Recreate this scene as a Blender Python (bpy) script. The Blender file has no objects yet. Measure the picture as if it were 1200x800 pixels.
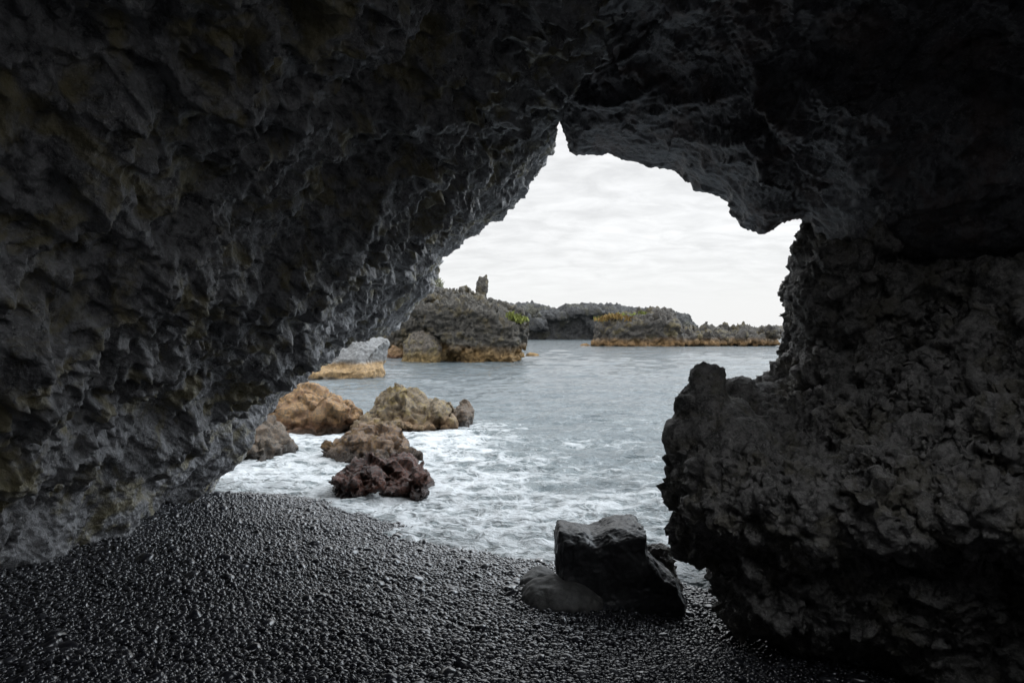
import bpy, bmesh, math, random, time
import numpy as np
from mathutils import Vector, Matrix

T0 = time.time()
rng = np.random.default_rng(7)
random.seed(7)
scene = bpy.context.scene
COL = scene.collection
F, CX, HY, H = 800.0, 600.0, 387.0, 2.6      # focal (px at 1200 wide), centre column, horizon row, eye height above sea


def at(px, py, y):
    """photo pixel + real distance -> world point"""
    return np.array([(px - CX) / F * y, y, H + (HY - py) / F * y])


def sea(py):
    """distance of a point on the sea surface seen at row py"""
    return H * F / (py - HY)


# ------------------------------------------------------------------ noise
_G = np.array([[1, 1, 0], [-1, 1, 0], [1, -1, 0], [-1, -1, 0], [1, 0, 1], [-1, 0, 1], [1, 0, -1], [-1, 0, -1],
               [0, 1, 1], [0, -1, 1], [0, 1, -1], [0, -1, -1], [1, 1, 0], [-1, 1, 0], [0, -1, 1], [0, -1, -1]], np.float32)


def _hash(ix, iy, iz, seed):
    h = (ix * np.int64(73856093)) ^ (iy * np.int64(19349663)) ^ (iz * np.int64(83492791)) ^ np.int64(seed * 2654435 + 1013)
    h = h & np.int64(0x7fffffff)
    h = (h ^ (h >> 13)) * np.int64(1274126177) & np.int64(0x7fffffff)
    h = (h ^ (h >> 16)) * np.int64(668265263) & np.int64(0x7fffffff)
    return h ^ (h >> 15)


def _chunk(fn, P, *a):
    P = np.asarray(P, np.float32)
    n = 120000
    if len(P) <= n:
        return fn(P, *a)
    r = [fn(P[i:i + n], *a) for i in range(0, len(P), n)]
    if isinstance(r[0], tuple):
        return tuple(np.concatenate(x) for x in zip(*r))
    return np.concatenate(r)


def _perlin(P, seed):
    I = np.floor(P)
    f = P - I
    I = I.astype(np.int64)
    u = f * f * f * (f * (f * 6 - 15) + 10)
    out = np.zeros(len(P), np.float32)
    for dx in (0, 1):
        wx = u[:, 0] if dx else 1 - u[:, 0]
        for dy in (0, 1):
            wy = wx * (u[:, 1] if dy else 1 - u[:, 1])
            for dz in (0, 1):
                w = wy * (u[:, 2] if dz else 1 - u[:, 2])
                g = _G[_hash(I[:, 0] + dx, I[:, 1] + dy, I[:, 2] + dz, seed) & 15]
                out += w * (g[:, 0] * (f[:, 0] - dx) + g[:, 1] * (f[:, 1] - dy) + g[:, 2] * (f[:, 2] - dz))
    return out


def perlin(P, seed=0):
    return _chunk(_perlin, P, seed)


def fbm(P, octaves=4, seed=0, gain=0.5, lac=2.03):
    out, a = 0, 1.0
    P = np.asarray(P, np.float32)
    for o in range(octaves):
        out = out + a * perlin(P, seed + o * 17)
        P = P * lac
        a *= gain
    return out


def ridged(P, octaves=4, seed=0, gain=0.5, lac=2.05):
    out, a = 0, 1.0
    P = np.asarray(P, np.float32)
    for o in range(octaves):
        out = out + a * (1 - 2.2 * np.abs(perlin(P, seed + o * 13)))
        P = P * lac
        a *= gain
    return out


def ridge_mf(P, octaves=6, seed=0, gain=.55, k=2.0):
    """ridged multifractal: thin wavy crests over broad hollows, detail gathers on the crests"""
    out, a, wgt = 0, 1.0, 1.0
    P = np.asarray(P, np.float32)
    for o in range(octaves):
        q = np.maximum(0, 1 - k * np.abs(perlin(P, seed + o * 19)))
        q = q * q * wgt
        wgt = np.clip(q * 1.6 + .15, 0, 1)
        out = out + a * q
        P = P * 2.07
        a *= gain
    return out


def _worley(P, seed):
    I = np.floor(P).astype(np.int64)
    f1 = np.full(len(P), 9, np.float32)
    f2 = np.full(len(P), 9, np.float32)
    for dx in (-1, 0, 1):
        for dy in (-1, 0, 1):
            for dz in (-1, 0, 1):
                cx, cy, cz = I[:, 0] + dx, I[:, 1] + dy, I[:, 2] + dz
                h = _hash(cx, cy, cz, seed)
                qx = cx + (h & 1023) / 1023.0 - P[:, 0]
                qy = cy + ((h >> 10) & 1023) / 1023.0 - P[:, 1]
                qz = cz + ((h >> 20) & 1023) / 1023.0 - P[:, 2]
                d = np.sqrt(qx * qx + qy * qy + qz * qz).astype(np.float32)
                f2 = np.minimum(f2, np.maximum(f1, d))
                f1 = np.minimum(f1, d)
    return f1, f2


def worley(P, seed=0):
    return _chunk(_worley, P, seed)


def _facet(P, seed):
    I = np.floor(P).astype(np.int64)
    f1 = np.full(len(P), 9, np.float32)
    val = np.zeros(len(P), np.float32)
    for dx in (-1, 0, 1):
        for dy in (-1, 0, 1):
            for dz in (-1, 0, 1):
                cx, cy, cz = I[:, 0] + dx, I[:, 1] + dy, I[:, 2] + dz
                h = _hash(cx, cy, cz, seed)
                q = np.stack([cx + (h & 1023) / 1023.0 - P[:, 0], cy + ((h >> 10) & 1023) / 1023.0 - P[:, 1], cz + ((h >> 20) & 1023) / 1023.0 - P[:, 2]], 1)
                d = np.sqrt((q * q).sum(1)).astype(np.float32)
                h2 = _hash(cx + 57, cy - 13, cz + 5, seed + 3)
                t = (q[:, 0] * ((h2 & 255) / 127.5 - 1) + q[:, 1] * (((h2 >> 8) & 255) / 127.5 - 1) + q[:, 2] * (((h2 >> 16) & 255) / 127.5 - 1)
                     + (((h2 >> 5) & 255) / 255.0 - .5) * .6)
                m = d < f1
                val = np.where(m, t, val)
                f1 = np.minimum(f1, d)
    return val.astype(np.float32)


def facet(P, seed=0):
    """broken rock: every cell is a plane of its own tilt, with steps where cells meet"""
    return _chunk(_facet, P, seed)


def vfbm(P, octaves=2, seed=0):
    return np.stack([fbm(P, octaves, seed), fbm(P, octaves, seed + 101), fbm(P, octaves, seed + 211)], 1)


def sstep(a, b, x):
    t = np.clip((x - a) / (b - a), 0, 1)
    return t * t * (3 - 2 * t)


# ------------------------------------------------------------------ mesh helpers
def link(o, parent=None):
    COL.objects.link(o)
    if parent:
        o.parent = parent
    return o


def tag(o, label=None, cat=None, group=None, kind=None):
    if label: o['label'] = label
    if cat: o['category'] = cat
    if group: o['group'] = group
    if kind: o['kind'] = kind
    return o


def grid_mesh(name, P, mat, flip=False):
    """P: (n,m,3) -> smooth quad mesh"""
    n, m, _ = P.shape
    idx = np.arange(n * m).reshape(n, m)
    a, b, c, d = idx[:-1, :-1].ravel(), idx[1:, :-1].ravel(), idx[1:, 1:].ravel(), idx[:-1, 1:].ravel()
    q = np.stack([a, b, c, d], 1) if not flip else np.stack([a, d, c, b], 1)
    return raw_mesh(name, P.reshape(-1, 3), q, mat)


def raw_mesh(name, V, Q, mat):
    me = bpy.data.meshes.new(name)
    k = Q.shape[1]
    me.vertices.add(len(V))
    me.vertices.foreach_set('co', np.ascontiguousarray(V, np.float32).ravel())
    me.loops.add(len(Q) * k)
    me.loops.foreach_set('vertex_index', np.ascontiguousarray(Q, np.int32).ravel())
    me.polygons.add(len(Q))
    me.polygons.foreach_set('loop_start', np.arange(0, len(Q) * k, k, dtype=np.int32))
    me.polygons.foreach_set('use_smooth', np.ones(len(Q), bool))
    me.update(calc_edges=True)
    me.materials.append(mat)
    return me


def get_co(me):
    a = np.empty(len(me.vertices) * 3, np.float32)
    me.vertices.foreach_get('co', a)
    return a.reshape(-1, 3)


def get_no(me):
    a = np.empty(len(me.vertices) * 3, np.float32)
    me.vertex_normals.foreach_get('vector', a)
    return a.reshape(-1, 3)


def set_co(me, V):
    me.vertices.foreach_set('co', np.ascontiguousarray(V, np.float32).ravel())
    me.update()


def add_attr(me, name, arr):
    at_ = me.attributes.new(name, 'FLOAT', 'POINT')
    at_.data.foreach_set('value', np.ascontiguousarray(arr, np.float32))


class Solid:
    """collects convex chunks and traced thick slabs, then fuses them into one skin by voxel remesh"""

    def __init__(self, seed=0):
        self.bm = bmesh.new()
        self.r = random.Random(seed)

    def ell(self, c, r, rot=(0, 0, 0), facets=0):
        M = Matrix.Translation(Vector([float(x) for x in c])) @ \
            (Matrix.Rotation(rot[2], 4, 'Z') @ Matrix.Rotation(rot[1], 4, 'Y') @ Matrix.Rotation(rot[0], 4, 'X')) @ \
            Matrix.Diagonal((float(r[0]), float(r[1]), float(r[2]), 1.0))
        if facets:
            tmp = bmesh.new()
            for _ in range(facets):
                v = Vector((self.r.gauss(0, 1), self.r.gauss(0, 1), self.r.gauss(0, 1))).normalized()
                tmp.verts.new(v * self.r.uniform(0.92, 1.08))
            bmesh.ops.convex_hull(tmp, input=list(tmp.verts))
            mp = {}
            for f in tmp.faces:
                vs = []
                for v in f.verts:
                    if v not in mp:
                        mp[v] = self.bm.verts.new(M @ v.co)
                    vs.append(mp[v])
                self.bm.faces.new(vs)
            tmp.free()
        else:
            bmesh.ops.create_icosphere(self.bm, subdivisions=3, radius=1.0, matrix=M)
        return self

    def pe(self, px, py, y, rx, ry, rd, facets=0, rot=(0, 0, 0)):
        """ellipsoid: centre and half-sizes given as seen in the photo, depth half-size in metres"""
        return self.ell(at(px, py, y), (rx / F * y, rd, ry / F * y), rot, facets)

    def lens(self, poly, y, th, front=.55, back=.6, lean=0.0):
        """a traced outline given its real distance, size and thickness; narrower towards front and back"""
        pts = [at(p[0], p[1], y) for p in poly]
        c = sum(pts) / len(pts)
        zlo = min(p[2] for p in pts)
        layers = []
        for k, s in ((-1, front), (-.6, (1 + front) / 2 + .05), (0, 1), (.6, (1 + back) / 2 + .05), (1, back)):
            lay = []
            for p in pts:
                q = c + (p - c) * s
                q[2] = zlo + (p[2] - zlo) * (s if s < 1 else 1)
                q[1] = y + k * th + lean * (q[2] - zlo)
                lay.append(self.bm.verts.new(Vector(q)))
            layers.append(lay)
        n = len(poly)
        for A, B in zip(layers[:-1], layers[1:]):
            for i in range(n):
                j = (i + 1) % n
                self.bm.faces.new((A[i], A[j], B[j], B[i]))
        self.bm.faces.new(layers[0][::-1])
        self.bm.faces.new(layers[-1])
        return self

    def fuse(self, name, voxel, mat, smooth=2):
        bmesh.ops.recalc_face_normals(self.bm, faces=list(self.bm.faces))
        me = bpy.data.meshes.new(name + '_raw')
        self.bm.to_mesh(me)
        self.bm.free()
        o = bpy.data.objects.new(name + '_raw', me)
        COL.objects.link(o)
        md = o.modifiers.new('r', 'REMESH')
        md.mode = 'VOXEL'
        md.voxel_size = voxel
        md.use_smooth_shade = True
        if smooth:
            sm = o.modifiers.new('s', 'SMOOTH')
            sm.iterations = smooth
            sm.factor = .5
        dg = bpy.context.evaluated_depsgraph_get()
        out = bpy.data.meshes.new_from_object(o.evaluated_get(dg))
        out.name = name
        bpy.data.objects.remove(o)
        bpy.data.meshes.remove(me)
        out.materials.clear()
        out.materials.append(mat)
        out.polygons.foreach_set('use_smooth', np.ones(len(out.polygons), bool))
        return out


def rough(me, s=1.0, seed=0, strata=0.0, big=.10, lump=.05, fine=.012, crack=0.0, zjag=0.0, fs=1.0, sharp=.03, fac=.07, bias=.0):
    """displace a rock skin along its normals; s = size of features in metres"""
    P, N = get_co(me), get_no(me)
    Pw = P / s
    d = big * s * fbm(Pw * 1.3, 3, seed)
    if lump:
        W = Pw * 3.2 + .5 * vfbm(Pw * 2.5, 2, seed + 5)
        f1, f2 = worley(W, seed + 9)
        d = d + lump * s * (0.55 - f1)
        if crack:
            d = d - crack * s * np.exp(-(f2 - f1) / .08)
    d = d + sharp * s * (ridged(Pw * 2.6 + .3 * vfbm(Pw * 4, 2, seed + 3), 4, seed + 41, .6))
    if fac:
        d = d + fac * s * facet(Pw * 1.9 + .25 * vfbm(Pw * 3, 2, seed + 61), seed + 62) + fac * .45 * s * facet(Pw * 4.6 + .3 * vfbm(Pw * 6, 2, seed + 63), seed + 64)
    d = d + fine * s * (ridged(Pw * 9 * fs, 4, seed + 31, .6))
    if strata:
        d = d + strata * s * ridged(Pw * np.array([.45, .45, 2.6]) + .35 * vfbm(Pw * 1.2, 2, seed + 88), 3, seed + 89, .5)
    d = d - d.mean() - bias * s
    P2 = P + N * d[:, None]
    if zjag:
        up = np.clip(N[:, 2], 0, 1)
        P2[:, 2] += zjag * s * up * np.maximum(0, ridged(Pw * 2.4, 3, seed + 77) - .1)
    set_co(me, P2)
    return me


def crumble(me, amp, seed, f=2.6):
    """clinkery lava: sharp crests, knobs and gas pits"""
    P, N = get_co(me), get_no(me)
    w_ = vfbm(P * 2.2, 3, seed)
    d = 1.3 * ridge_mf(P * f + .35 * w_, 6, seed + 1, .62)
    f1, f2 = worley(P * 8 + .7 * w_ + .3 * vfbm(P * 9, 2, seed + 2), seed + 3)
    d += .9 * (.5 - f1)
    f1, f2 = worley(P * 19 + 1.2 * w_, seed + 4)
    d += .45 * (.5 - f1) - .9 * np.maximum(0, .36 - f1) * sstep(-.05, .25, fbm(P * 1.7, 2, seed + 5)) * 2
    d += .35 * ridged(P * 24, 3, seed + 6, .6)
    d = (d - d.mean()) * (.35 + .65 * sstep(-.22, .22, fbm(P * 1.15, 3, seed + 8)))
    set_co(me, P + N * (amp * d)[:, None])


# ------------------------------------------------------------------ materials
def nt(name):
    m = bpy.data.materials.new(name)
    m.use_nodes = True
    n = m.node_tree.nodes
    n.clear()
    out = n.new('ShaderNodeOutputMaterial')
    b = n.new('ShaderNodeBsdfPrincipled')
    m.node_tree.links.new(b.outputs[0], out.inputs[0])
    return m, m.node_tree, b


class NB:
    def __init__(self, t):
        self.t = t

    def new(self, typ, **kw):
        x = self.t.nodes.new(typ)
        for k, v in kw.items():
            if k.startswith('i_'):
                x.inputs[k[2:].replace('_', ' ')].default_value = v
            else:
                setattr(x, k, v)
        return x

    def link(self, a, b):
        self.t.links.new(a, b)

    def noise(self, vec, scale, detail=6, rough_=.6, dist=0.0):
        x = self.new('ShaderNodeTexNoise')
        x.inputs['Scale'].default_value = scale
        x.inputs['Detail'].default_value = detail
        x.inputs['Roughness'].default_value = rough_
        x.inputs['Distortion'].default_value = dist
        if vec is not None: self.link(vec, x.inputs['Vector'])
        return x.outputs[0]

    def mapr(self, v, a, b, c=0.0, d=1.0, smooth=True):
        x = self.new('ShaderNodeMapRange')
        if smooth: x.interpolation_type = 'SMOOTHSTEP'
        for i, q in enumerate((a, b, c, d)):
            x.inputs[i + 1].default_value = q
        self.link(v, x.inputs[0])
        return x.outputs[0]

    def mix(self, f, a, b):
        x = self.new('ShaderNodeMix', data_type='RGBA')
        for k, v in ((0, f), (6, a), (7, b)):
            if isinstance(v, (int, float)):
                x.inputs[k].default_value = v
            elif isinstance(v, tuple):
                x.inputs[k].default_value = (*v, 1)
            else:
                self.link(v, x.inputs[k])
        return x.outputs[2]

    def math(self, op, a, b=None):
        x = self.new('ShaderNodeMath', operation=op)
        for k, v in ((0, a), (1, b)):
            if v is None: continue
            if isinstance(v, (int, float)): x.inputs[k].default_value = v
            else: self.link(v, x.inputs[k])
        return x.outputs[0]


def rock_mat(name, dark, mid, light, tint=None, tint_amt=.5, scale=1.0, bump=.6, rough_=.75, bump_d=.02, band=None,
             spec=.4, wet=None):
    """mottled rock; band=(colour, z0, z1): algae / salt zone above the water line; wet=(z1): soaked dark glossy zone"""
    m, t, b = nt(name)
    B = NB(t)
    geo = B.new('ShaderNodeNewGeometry')
    pos = geo.outputs['Position']
    n1 = B.noise(pos, 1.6 * scale, 5, .6)
    n2 = B.noise(pos, 9 * scale, 6, .7, .4)
    n3 = B.noise(pos, 45 * scale, 4, .7)
    n4 = B.noise(pos, 140 * scale, 3, .65)
    c = B.mix(B.mapr(n2, .36, .62), dark, mid)
    c = B.mix(B.math('MULTIPLY', B.mapr(n3, .5, .72), B.mapr(n1, .4, .6, .25, .9)), c, light)
    if tint:
        c = B.mix(B.math('MULTIPLY', B.mapr(B.noise(pos, 2.3 * scale, 5, .65, .6), .5, .64), tint_amt), c, tint)
    sep = B.new('ShaderNodeSeparateXYZ')
    B.link(pos, sep.inputs[0])
    if band:
        col, z0, z1 = band
        zz = B.math('ADD', sep.outputs[2], B.math('MULTIPLY', B.math('SUBTRACT', n1, .5), (z1 - z0) * 1.6))
        zz = B.math('ADD', zz, B.math('MULTIPLY', B.math('SUBTRACT', n2, .5), (z1 - z0) * .8))
        f = B.mapr(zz, z0, z1, 1.0, 0.0)
        colv = B.mix(B.mapr(n2, .35, .65), tuple(x * .45 for x in col), col)
        c = B.mix(B.math('MULTIPLY', f, .92), c, colv)
    r = B.mapr(n2, .3, .7, rough_ - .12, rough_ + .12)
    if wet:
        f = B.mapr(B.math('ADD', sep.outputs[2], B.math('MULTIPLY', B.math('SUBTRACT', n1, .5), .5)), wet * .5, wet, 1.0, 0.0)
        c = B.mix(B.math('MULTIPLY', f, .75), c, tuple(x * .5 for x in dark))
        r = B.math('SUBTRACT', r, B.math('MULTIPLY', f, .35))
    B.link(c, b.inputs['Base Color'])
    B.link(r, b.inputs['Roughness'])
    b.inputs['Specular IOR Level'].default_value = spec
    h = B.math('ADD', B.math('MULTIPLY', n2, .6), B.math('MULTIPLY', n3, .4))
    h = B.math('ADD', h, B.math('MULTIPLY', n4, .22))
    vor = B.new('ShaderNodeTexVoronoi')
    vor.inputs['Scale'].default_value = 28 * scale
    B.link(pos, vor.inputs['Vector'])
    h = B.math('ADD', h, B.math('MULTIPLY', vor.outputs[0], .35))
    bp = B.new('ShaderNodeBump')
    bp.inputs['Strength'].default_value = bump
    bp.inputs['Distance'].default_value = bump_d
    B.link(h, bp.inputs['Height'])
    B.link(bp.outputs[0], b.inputs['Normal'])
    return m


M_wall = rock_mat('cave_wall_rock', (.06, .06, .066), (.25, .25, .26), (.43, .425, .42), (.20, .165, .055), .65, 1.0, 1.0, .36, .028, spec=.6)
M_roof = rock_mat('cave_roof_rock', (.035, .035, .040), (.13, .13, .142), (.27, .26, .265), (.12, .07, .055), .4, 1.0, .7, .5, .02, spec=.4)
M_out = rock_mat('outcrop_lava', (.075, .072, .070), (.27, .258, .248), (.43, .415, .395), (.15, .13, .075), .4, 1.3, 1.0, .7, .03)
M_boulder = rock_mat('smooth_basalt', (.012, .012, .0135), (.025, .025, .027), (.045, .045, .047), None, 0, 1.6, .35, .40, .008, spec=.35)
M_greystone = rock_mat('grey_stone', (.04, .04, .04), (.09, .088, .085), (.15, .147, .14), None, 0, 2.5, .3, .6, .006, spec=.5)
M_tan = rock_mat('tan_rock', (.10, .075, .05), (.31, .18, .08), (.40, .28, .16), (.15, .08, .05), .6, 1.6, .9, .75, .05, band=((.20, .09, .05), .1, .55), wet=.25)
M_greytan = rock_mat('grey_tan_rock', (.07, .06, .05), (.22, .165, .10), (.33, .28, .20), (.27, .20, .06), .6, 1.8, .9, .75, .05, band=((.24, .14, .07), .1, .6), wet=.22)
M_brown = rock_mat('brown_rock', (.045, .035, .03), (.16, .09, .045), (.26, .17, .09), (.26, .155, .04), .4, 2.0, .9, .6, .04, wet=.3)
M_red = rock_mat('red_black_rock', (.016, .009, .007), (.095, .032, .018), (.16, .062, .036), (.02, .02, .02), .6, 2.2, 1.0, .5, .03, wet=.2)
M_dkgrey = rock_mat('dark_grey_rock', (.045, .04, .036), (.14, .105, .075), (.24, .19, .14), (.17, .10, .055), .4, 2.0, .9, .7, .04, wet=.3)
M_pale = rock_mat('pale_grey_rock', (.10, .10, .10), (.20, .20, .20), (.30, .30, .29), None, 0, .7, .7, .8, .08, band=((.34, .22, .10), .75, 1.0), wet=.15)
M_isl = rock_mat('islet_lava', (.040, .038, .035), (.125, .115, .10), (.23, .205, .17), (.25, .19, .07), .3, .35, 1.0, .85, .25, band=((.38, .24, .10), .6, 1.6))
M_islb = rock_mat('islet_boulder', (.06, .055, .05), (.20, .17, .14), (.30, .26, .20), (.24, .19, .06), .5, .5, 1.0, .85, .2, band=((.32, .22, .09), .4, 1.2))
M_isl2 = rock_mat('far_islet_lava', (.042, .040, .038), (.11, .10, .09), (.20, .18, .15), (.22, .17, .05), .35, .2, 1.0, .9, .4, band=((.33, .20, .09), .5, 1.7))
M_coast = rock_mat('coast_lava', (.045, .046, .048), (.095, .095, .096), (.15, .147, .14), (.14, .13, .07), .3, .1, 1.0, .9, .8)


def plain(name, a, b_, scale=6, rough_=.8):
    m, t, b = nt(name)
    B = NB(t)
    geo = B.new('ShaderNodeNewGeometry')
    B.link(B.mix(B.mapr(B.noise(geo.outputs['Position'], scale), .35, .65), a, b_), b.inputs['Base Color'])
    b.inputs['Roughness'].default_value = rough_
    return m


M_grass = plain('islet_grass', (.12, .14, .03), (.22, .24, .05), 1.5)
M_ochre = plain('ochre_scrub', (.16, .10, .03), (.28, .18, .05), 1.0)
M_drygrass = plain('pale_scrub', (.16, .17, .12), (.30, .30, .22), 2.0)
M_root = plain('dry_roots', (.16, .15, .10), (.30, .28, .20), 20)


def pebble_mat(name, instanced):
    m, t, b = nt(name)
    B = NB(t)
    oi = B.new('ShaderNodeObjectInfo')
    rnd = oi.outputs['Random']
    ramp = B.new('ShaderNodeValToRGB')
    e = ramp.color_ramp.elements
    e[0].position, e[0].color = 0, (.005, .0055, .009, 1)
    e[1].position, e[1].color = 1, (.06, .06, .066, 1)
    x = e.new(.7); x.color = (.010, .0105, .016, 1)
    x = e.new(.95); x.color = (.030, .031, .038, 1)
    B.link(rnd, ramp.inputs[0])
    geo = B.new('ShaderNodeNewGeometry')
    n = B.noise(geo.outputs['Position'], 90, 3, .6)
    B.link(B.mix(B.mapr(n, .35, .7, 0, .5), ramp.outputs[0], (.030, .031, .038)), b.inputs['Base Color'])
    B.link(B.mapr(rnd, 0, 1, .22, .46, False), b.inputs['Roughness'])
    b.inputs['Coat Weight'].default_value = .8
    b.inputs['Coat Roughness'].default_value = .16
    b.inputs['Specular IOR Level'].default_value = .55
    bp = B.new('ShaderNodeBump')
    bp.inputs['Strength'].default_value = .25
    bp.inputs['Distance'].default_value = .003
    B.link(n, bp.inputs['Height'])
    B.link(bp.outputs[0], b.inputs['Normal'])
    return m


M_peb = pebble_mat('wet_black_pebble', False)

mm, t, b = nt('black_gravel')
B = NB(t)
geo = B.new('ShaderNodeNewGeometry')
v = B.new('ShaderNodeTexVoronoi')
v.inputs['Scale'].default_value = 32
B.link(geo.outputs['Position'], v.inputs['Vector'])
B.link(B.mix(B.mapr(B.noise(geo.outputs['Position'], 60), .4, .6), (.012, .012, .014), (.035, .035, .04)), b.inputs['Base Color'])
b.inputs['Roughness'].default_value = .45
bp = B.new('ShaderNodeBump', invert=True)
bp.inputs['Distance'].default_value = .02
B.link(v.outputs[0], bp.inputs['Height'])
B.link(bp.outputs[0], b.inputs['Normal'])
M_gravel = mm

# ------------------------------------------------------------------ beach
SHORE = np.array([sea_pt for sea_pt in (
    [(px - CX) / F * sea(py), sea(py)] for px, py in
    ((-120, 570), (120, 571), (245, 573), (300, 576), (350, 579), (410, 590), (440, 602), (500, 625), (560, 641), (640, 655),
     (720, 668), (820, 692), (900, 720), (1100, 800)))])
SHORE = np.vstack([[[-30, 11.5]], SHORE, [[6, 3.2]], [[20, 2]]])


def shore_dist(x, y):
    """signed distance to the shoreline; positive on the land side (towards the camera)"""
    best = np.full(np.shape(x), 1e9)
    sgn = np.ones(np.shape(x))
    for (ax, ay), (bx, by) in zip(SHORE[:-1], SHORE[1:]):
        dx, dy = bx - ax, by - ay
        tt = np.clip(((x - ax) * dx + (y - ay) * dy) / (dx * dx + dy * dy), 0, 1)
        qx, qy = ax + tt * dx - x, ay + tt * dy - y
        d = np.sqrt(qx * qx + qy * qy)
        cr = dx * (y - ay) - dy * (x - ax)
        s = np.where(cr < 0, 1.0, -1.0)
        sgn = np.where(d < best, s, sgn)
        best = np.minimum(best, d)
    return best * sgn


def beach_z(x, y):
    d = shore_dist(x, y)
    P = np.stack([x, y, np.zeros_like(x)], -1).reshape(-1, 3)
    n = fbm(P * .7, 3, 3).reshape(np.shape(x))
    z = np.where(d > 0, .165 * d + .02 * np.minimum(d, 1), .22 * d)
    z = np.minimum(z, .85 + .25 * np.tanh((z - .85) / .5))
    return np.maximum(z, -2.5) + .05 * n * np.clip(d, 0.15, 1)


def ground(px, py):
    """distance at which the view line through a photo pixel meets the beach"""
    yy = np.linspace(2.5, 14, 1200)
    q = beach_z((px - CX) / F * yy, yy) - (H + (HY - py) / F * yy)
    return float(yy[np.argmax(q > 0)])


xs = np.concatenate([np.linspace(-14, -5.2, 30), np.linspace(-5.1, 4.6, 240), np.linspace(4.8, 14, 30)])
ys = np.concatenate([np.linspace(-14, 2.4, 60), np.linspace(2.5, 12.5, 240), np.linspace(12.8, 22, 24)])
X, Y = np.meshgrid(xs, ys, indexing='ij')
Z = beach_z(X, Y) - .012
me = grid_mesh('beach', np.stack([X, Y, Z], -1), M_gravel)
beach = tag(link(bpy.data.objects.new('beach', me)), kind='structure')

# sea bed out to the horizon so the sea never floats on nothing
me = grid_mesh('sea_bed', np.array([[[-6000, 10, -2.6], [6000, 10, -2.6]], [[-6000, 9000, -30], [6000, 9000, -30]]], float), M_gravel, True)
tag(link(bpy.data.objects.new('sea_bed', me)), kind='structure')
print('T beach', time.time() - T0)

print('ground', [(p, round(ground(*p), 2)) for p in ((850, 715), (930, 740), (1000, 765), (1100, 795), (612, 690), (660, 718), (750, 716), (800, 716), (0, 655), (100, 628))])
# ------------------------------------------------------------------ pebbles
ico = bmesh.new()
bmesh.ops.create_icosphere(ico, subdivisions=2, radius=.5)
PEB = []
for k in range(5):
    me = bpy.data.meshes.new('pebble')
    ico.to_mesh(me)
    V = get_co(me)
    d = 1 + .55 * perlin(V * 1.7 + k * 7.3, k) + .12 * perlin(V * 4.1 + k * 3, k + 9)
    V = V * d[:, None] * np.array([1, .78 + .05 * (k % 3), .52 + .06 * (k % 2)])
    set_co(me, V)
    me.polygons.foreach_set('use_smooth', np.ones(len(me.polygons), bool))
    me.materials.append(M_peb)
    PEB.append(me)
ico.free()


def scatter(spacing, lo, hi, keep=1.0):
    gx = np.arange(-5.2, 4.2, spacing)
    gy = np.arange(2.3, 11.6, spacing * .87)
    A, Bq = np.meshgrid(gx, gy, indexing='ij')
    A = A + (np.arange(len(gy)) % 2)[None, :] * spacing * .5
    x = (A + rng.uniform(-.42, .42, A.shape) * spacing).ravel()
    y = (Bq + rng.uniform(-.42, .42, A.shape) * spacing).ravel()
    d = shore_dist(x, y)
    # visible wedge with a margin for a step to the side
    ok = (d > -.12) & (np.abs(x) < y * .78 + .9) & (rng.random(len(x)) < keep) & (x > -5 + .0 * y) & (x < 1.1 + 2.6 * np.clip((8.5 - y) / 5, 0, 1))
    x, y = x[ok], y[ok]
    s = lo * (hi / lo) ** (rng.random(len(x)) ** 1.6)
    return x, y, s


parts = [scatter(.026, .020, .043), scatter(.042, .026, .066, .8), scatter(.15, .05, .125, .36), scatter(.5, .10, .17, .22)]
px_ = np.concatenate([p[0] for p in parts])
py_ = np.concatenate([p[1] for p in parts])
ps_ = np.concatenate([p[2] for p in parts])
pz_ = beach_z(px_, py_)
lay = np.concatenate([np.full(len(p[0]), i) for i, p in enumerate(parts)])
pz_ = pz_ + np.choose(lay, [.004, .014, .016, .018]) + rng.uniform(-.004, .006, len(px_))
rot = np.stack([rng.normal(0, .30, len(px_)), rng.normal(0, .30, len(px_)), rng.uniform(0, 6.283, len(px_))], 1)
row = HY + (H - pz_) / py_ * F
colm = CX + px_ / py_ * F
infr = (row < 806) & (colm > -6) & (colm < 1090 - 0 * row)
rank = np.where(infr, ps_ / py_, 0)
big300 = np.argsort(-rank)[:300]
mask = np.ones(len(px_), bool)
mask[big300] = False
for i, k in enumerate(big300):
    o = bpy.data.objects.new('pebble', PEB[i % 5])
    o.location = (px_[k], py_[k], pz_[k])
    o.rotation_euler = tuple(rot[k])
    o.scale = (ps_[k],) * 3
    tag(o, 'one of the largest smooth wet black pebbles lying on the dark beach in the foreground', 'pebble', 'large black pebbles on the beach')
    link(o)

# the rest: countless, one object
me = bpy.data.meshes.new('beach_pebbles')
n = int(mask.sum())
me.vertices.add(n)
me.vertices.foreach_set('co', np.stack([px_[mask], py_[mask], pz_[mask]], 1).astype(np.float32).ravel())
add_attr(me, 'psize', ps_[mask])
a = me.attributes.new('prot', 'FLOAT_VECTOR', 'POINT')
a.data.foreach_set('vector', rot[mask].astype(np.float32).ravel())
peb = tag(link(bpy.data.objects.new('beach_pebbles', me)), 'countless small wet black pebbles covering the whole cave beach', 'pebbles', kind='stuff')
g = bpy.data.node_groups.new('pebble_scatter', 'GeometryNodeTree')
g.interface.new_socket('Geometry', in_out='INPUT', socket_type='NodeSocketGeometry')
g.interface.new_socket('Geometry', in_out='OUTPUT', socket_type='NodeSocketGeometry')
gi, go = g.nodes.new('NodeGroupInput'), g.nodes.new('NodeGroupOutput')
join = g.nodes.new('GeometryNodeGeometryToInstance')
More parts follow.
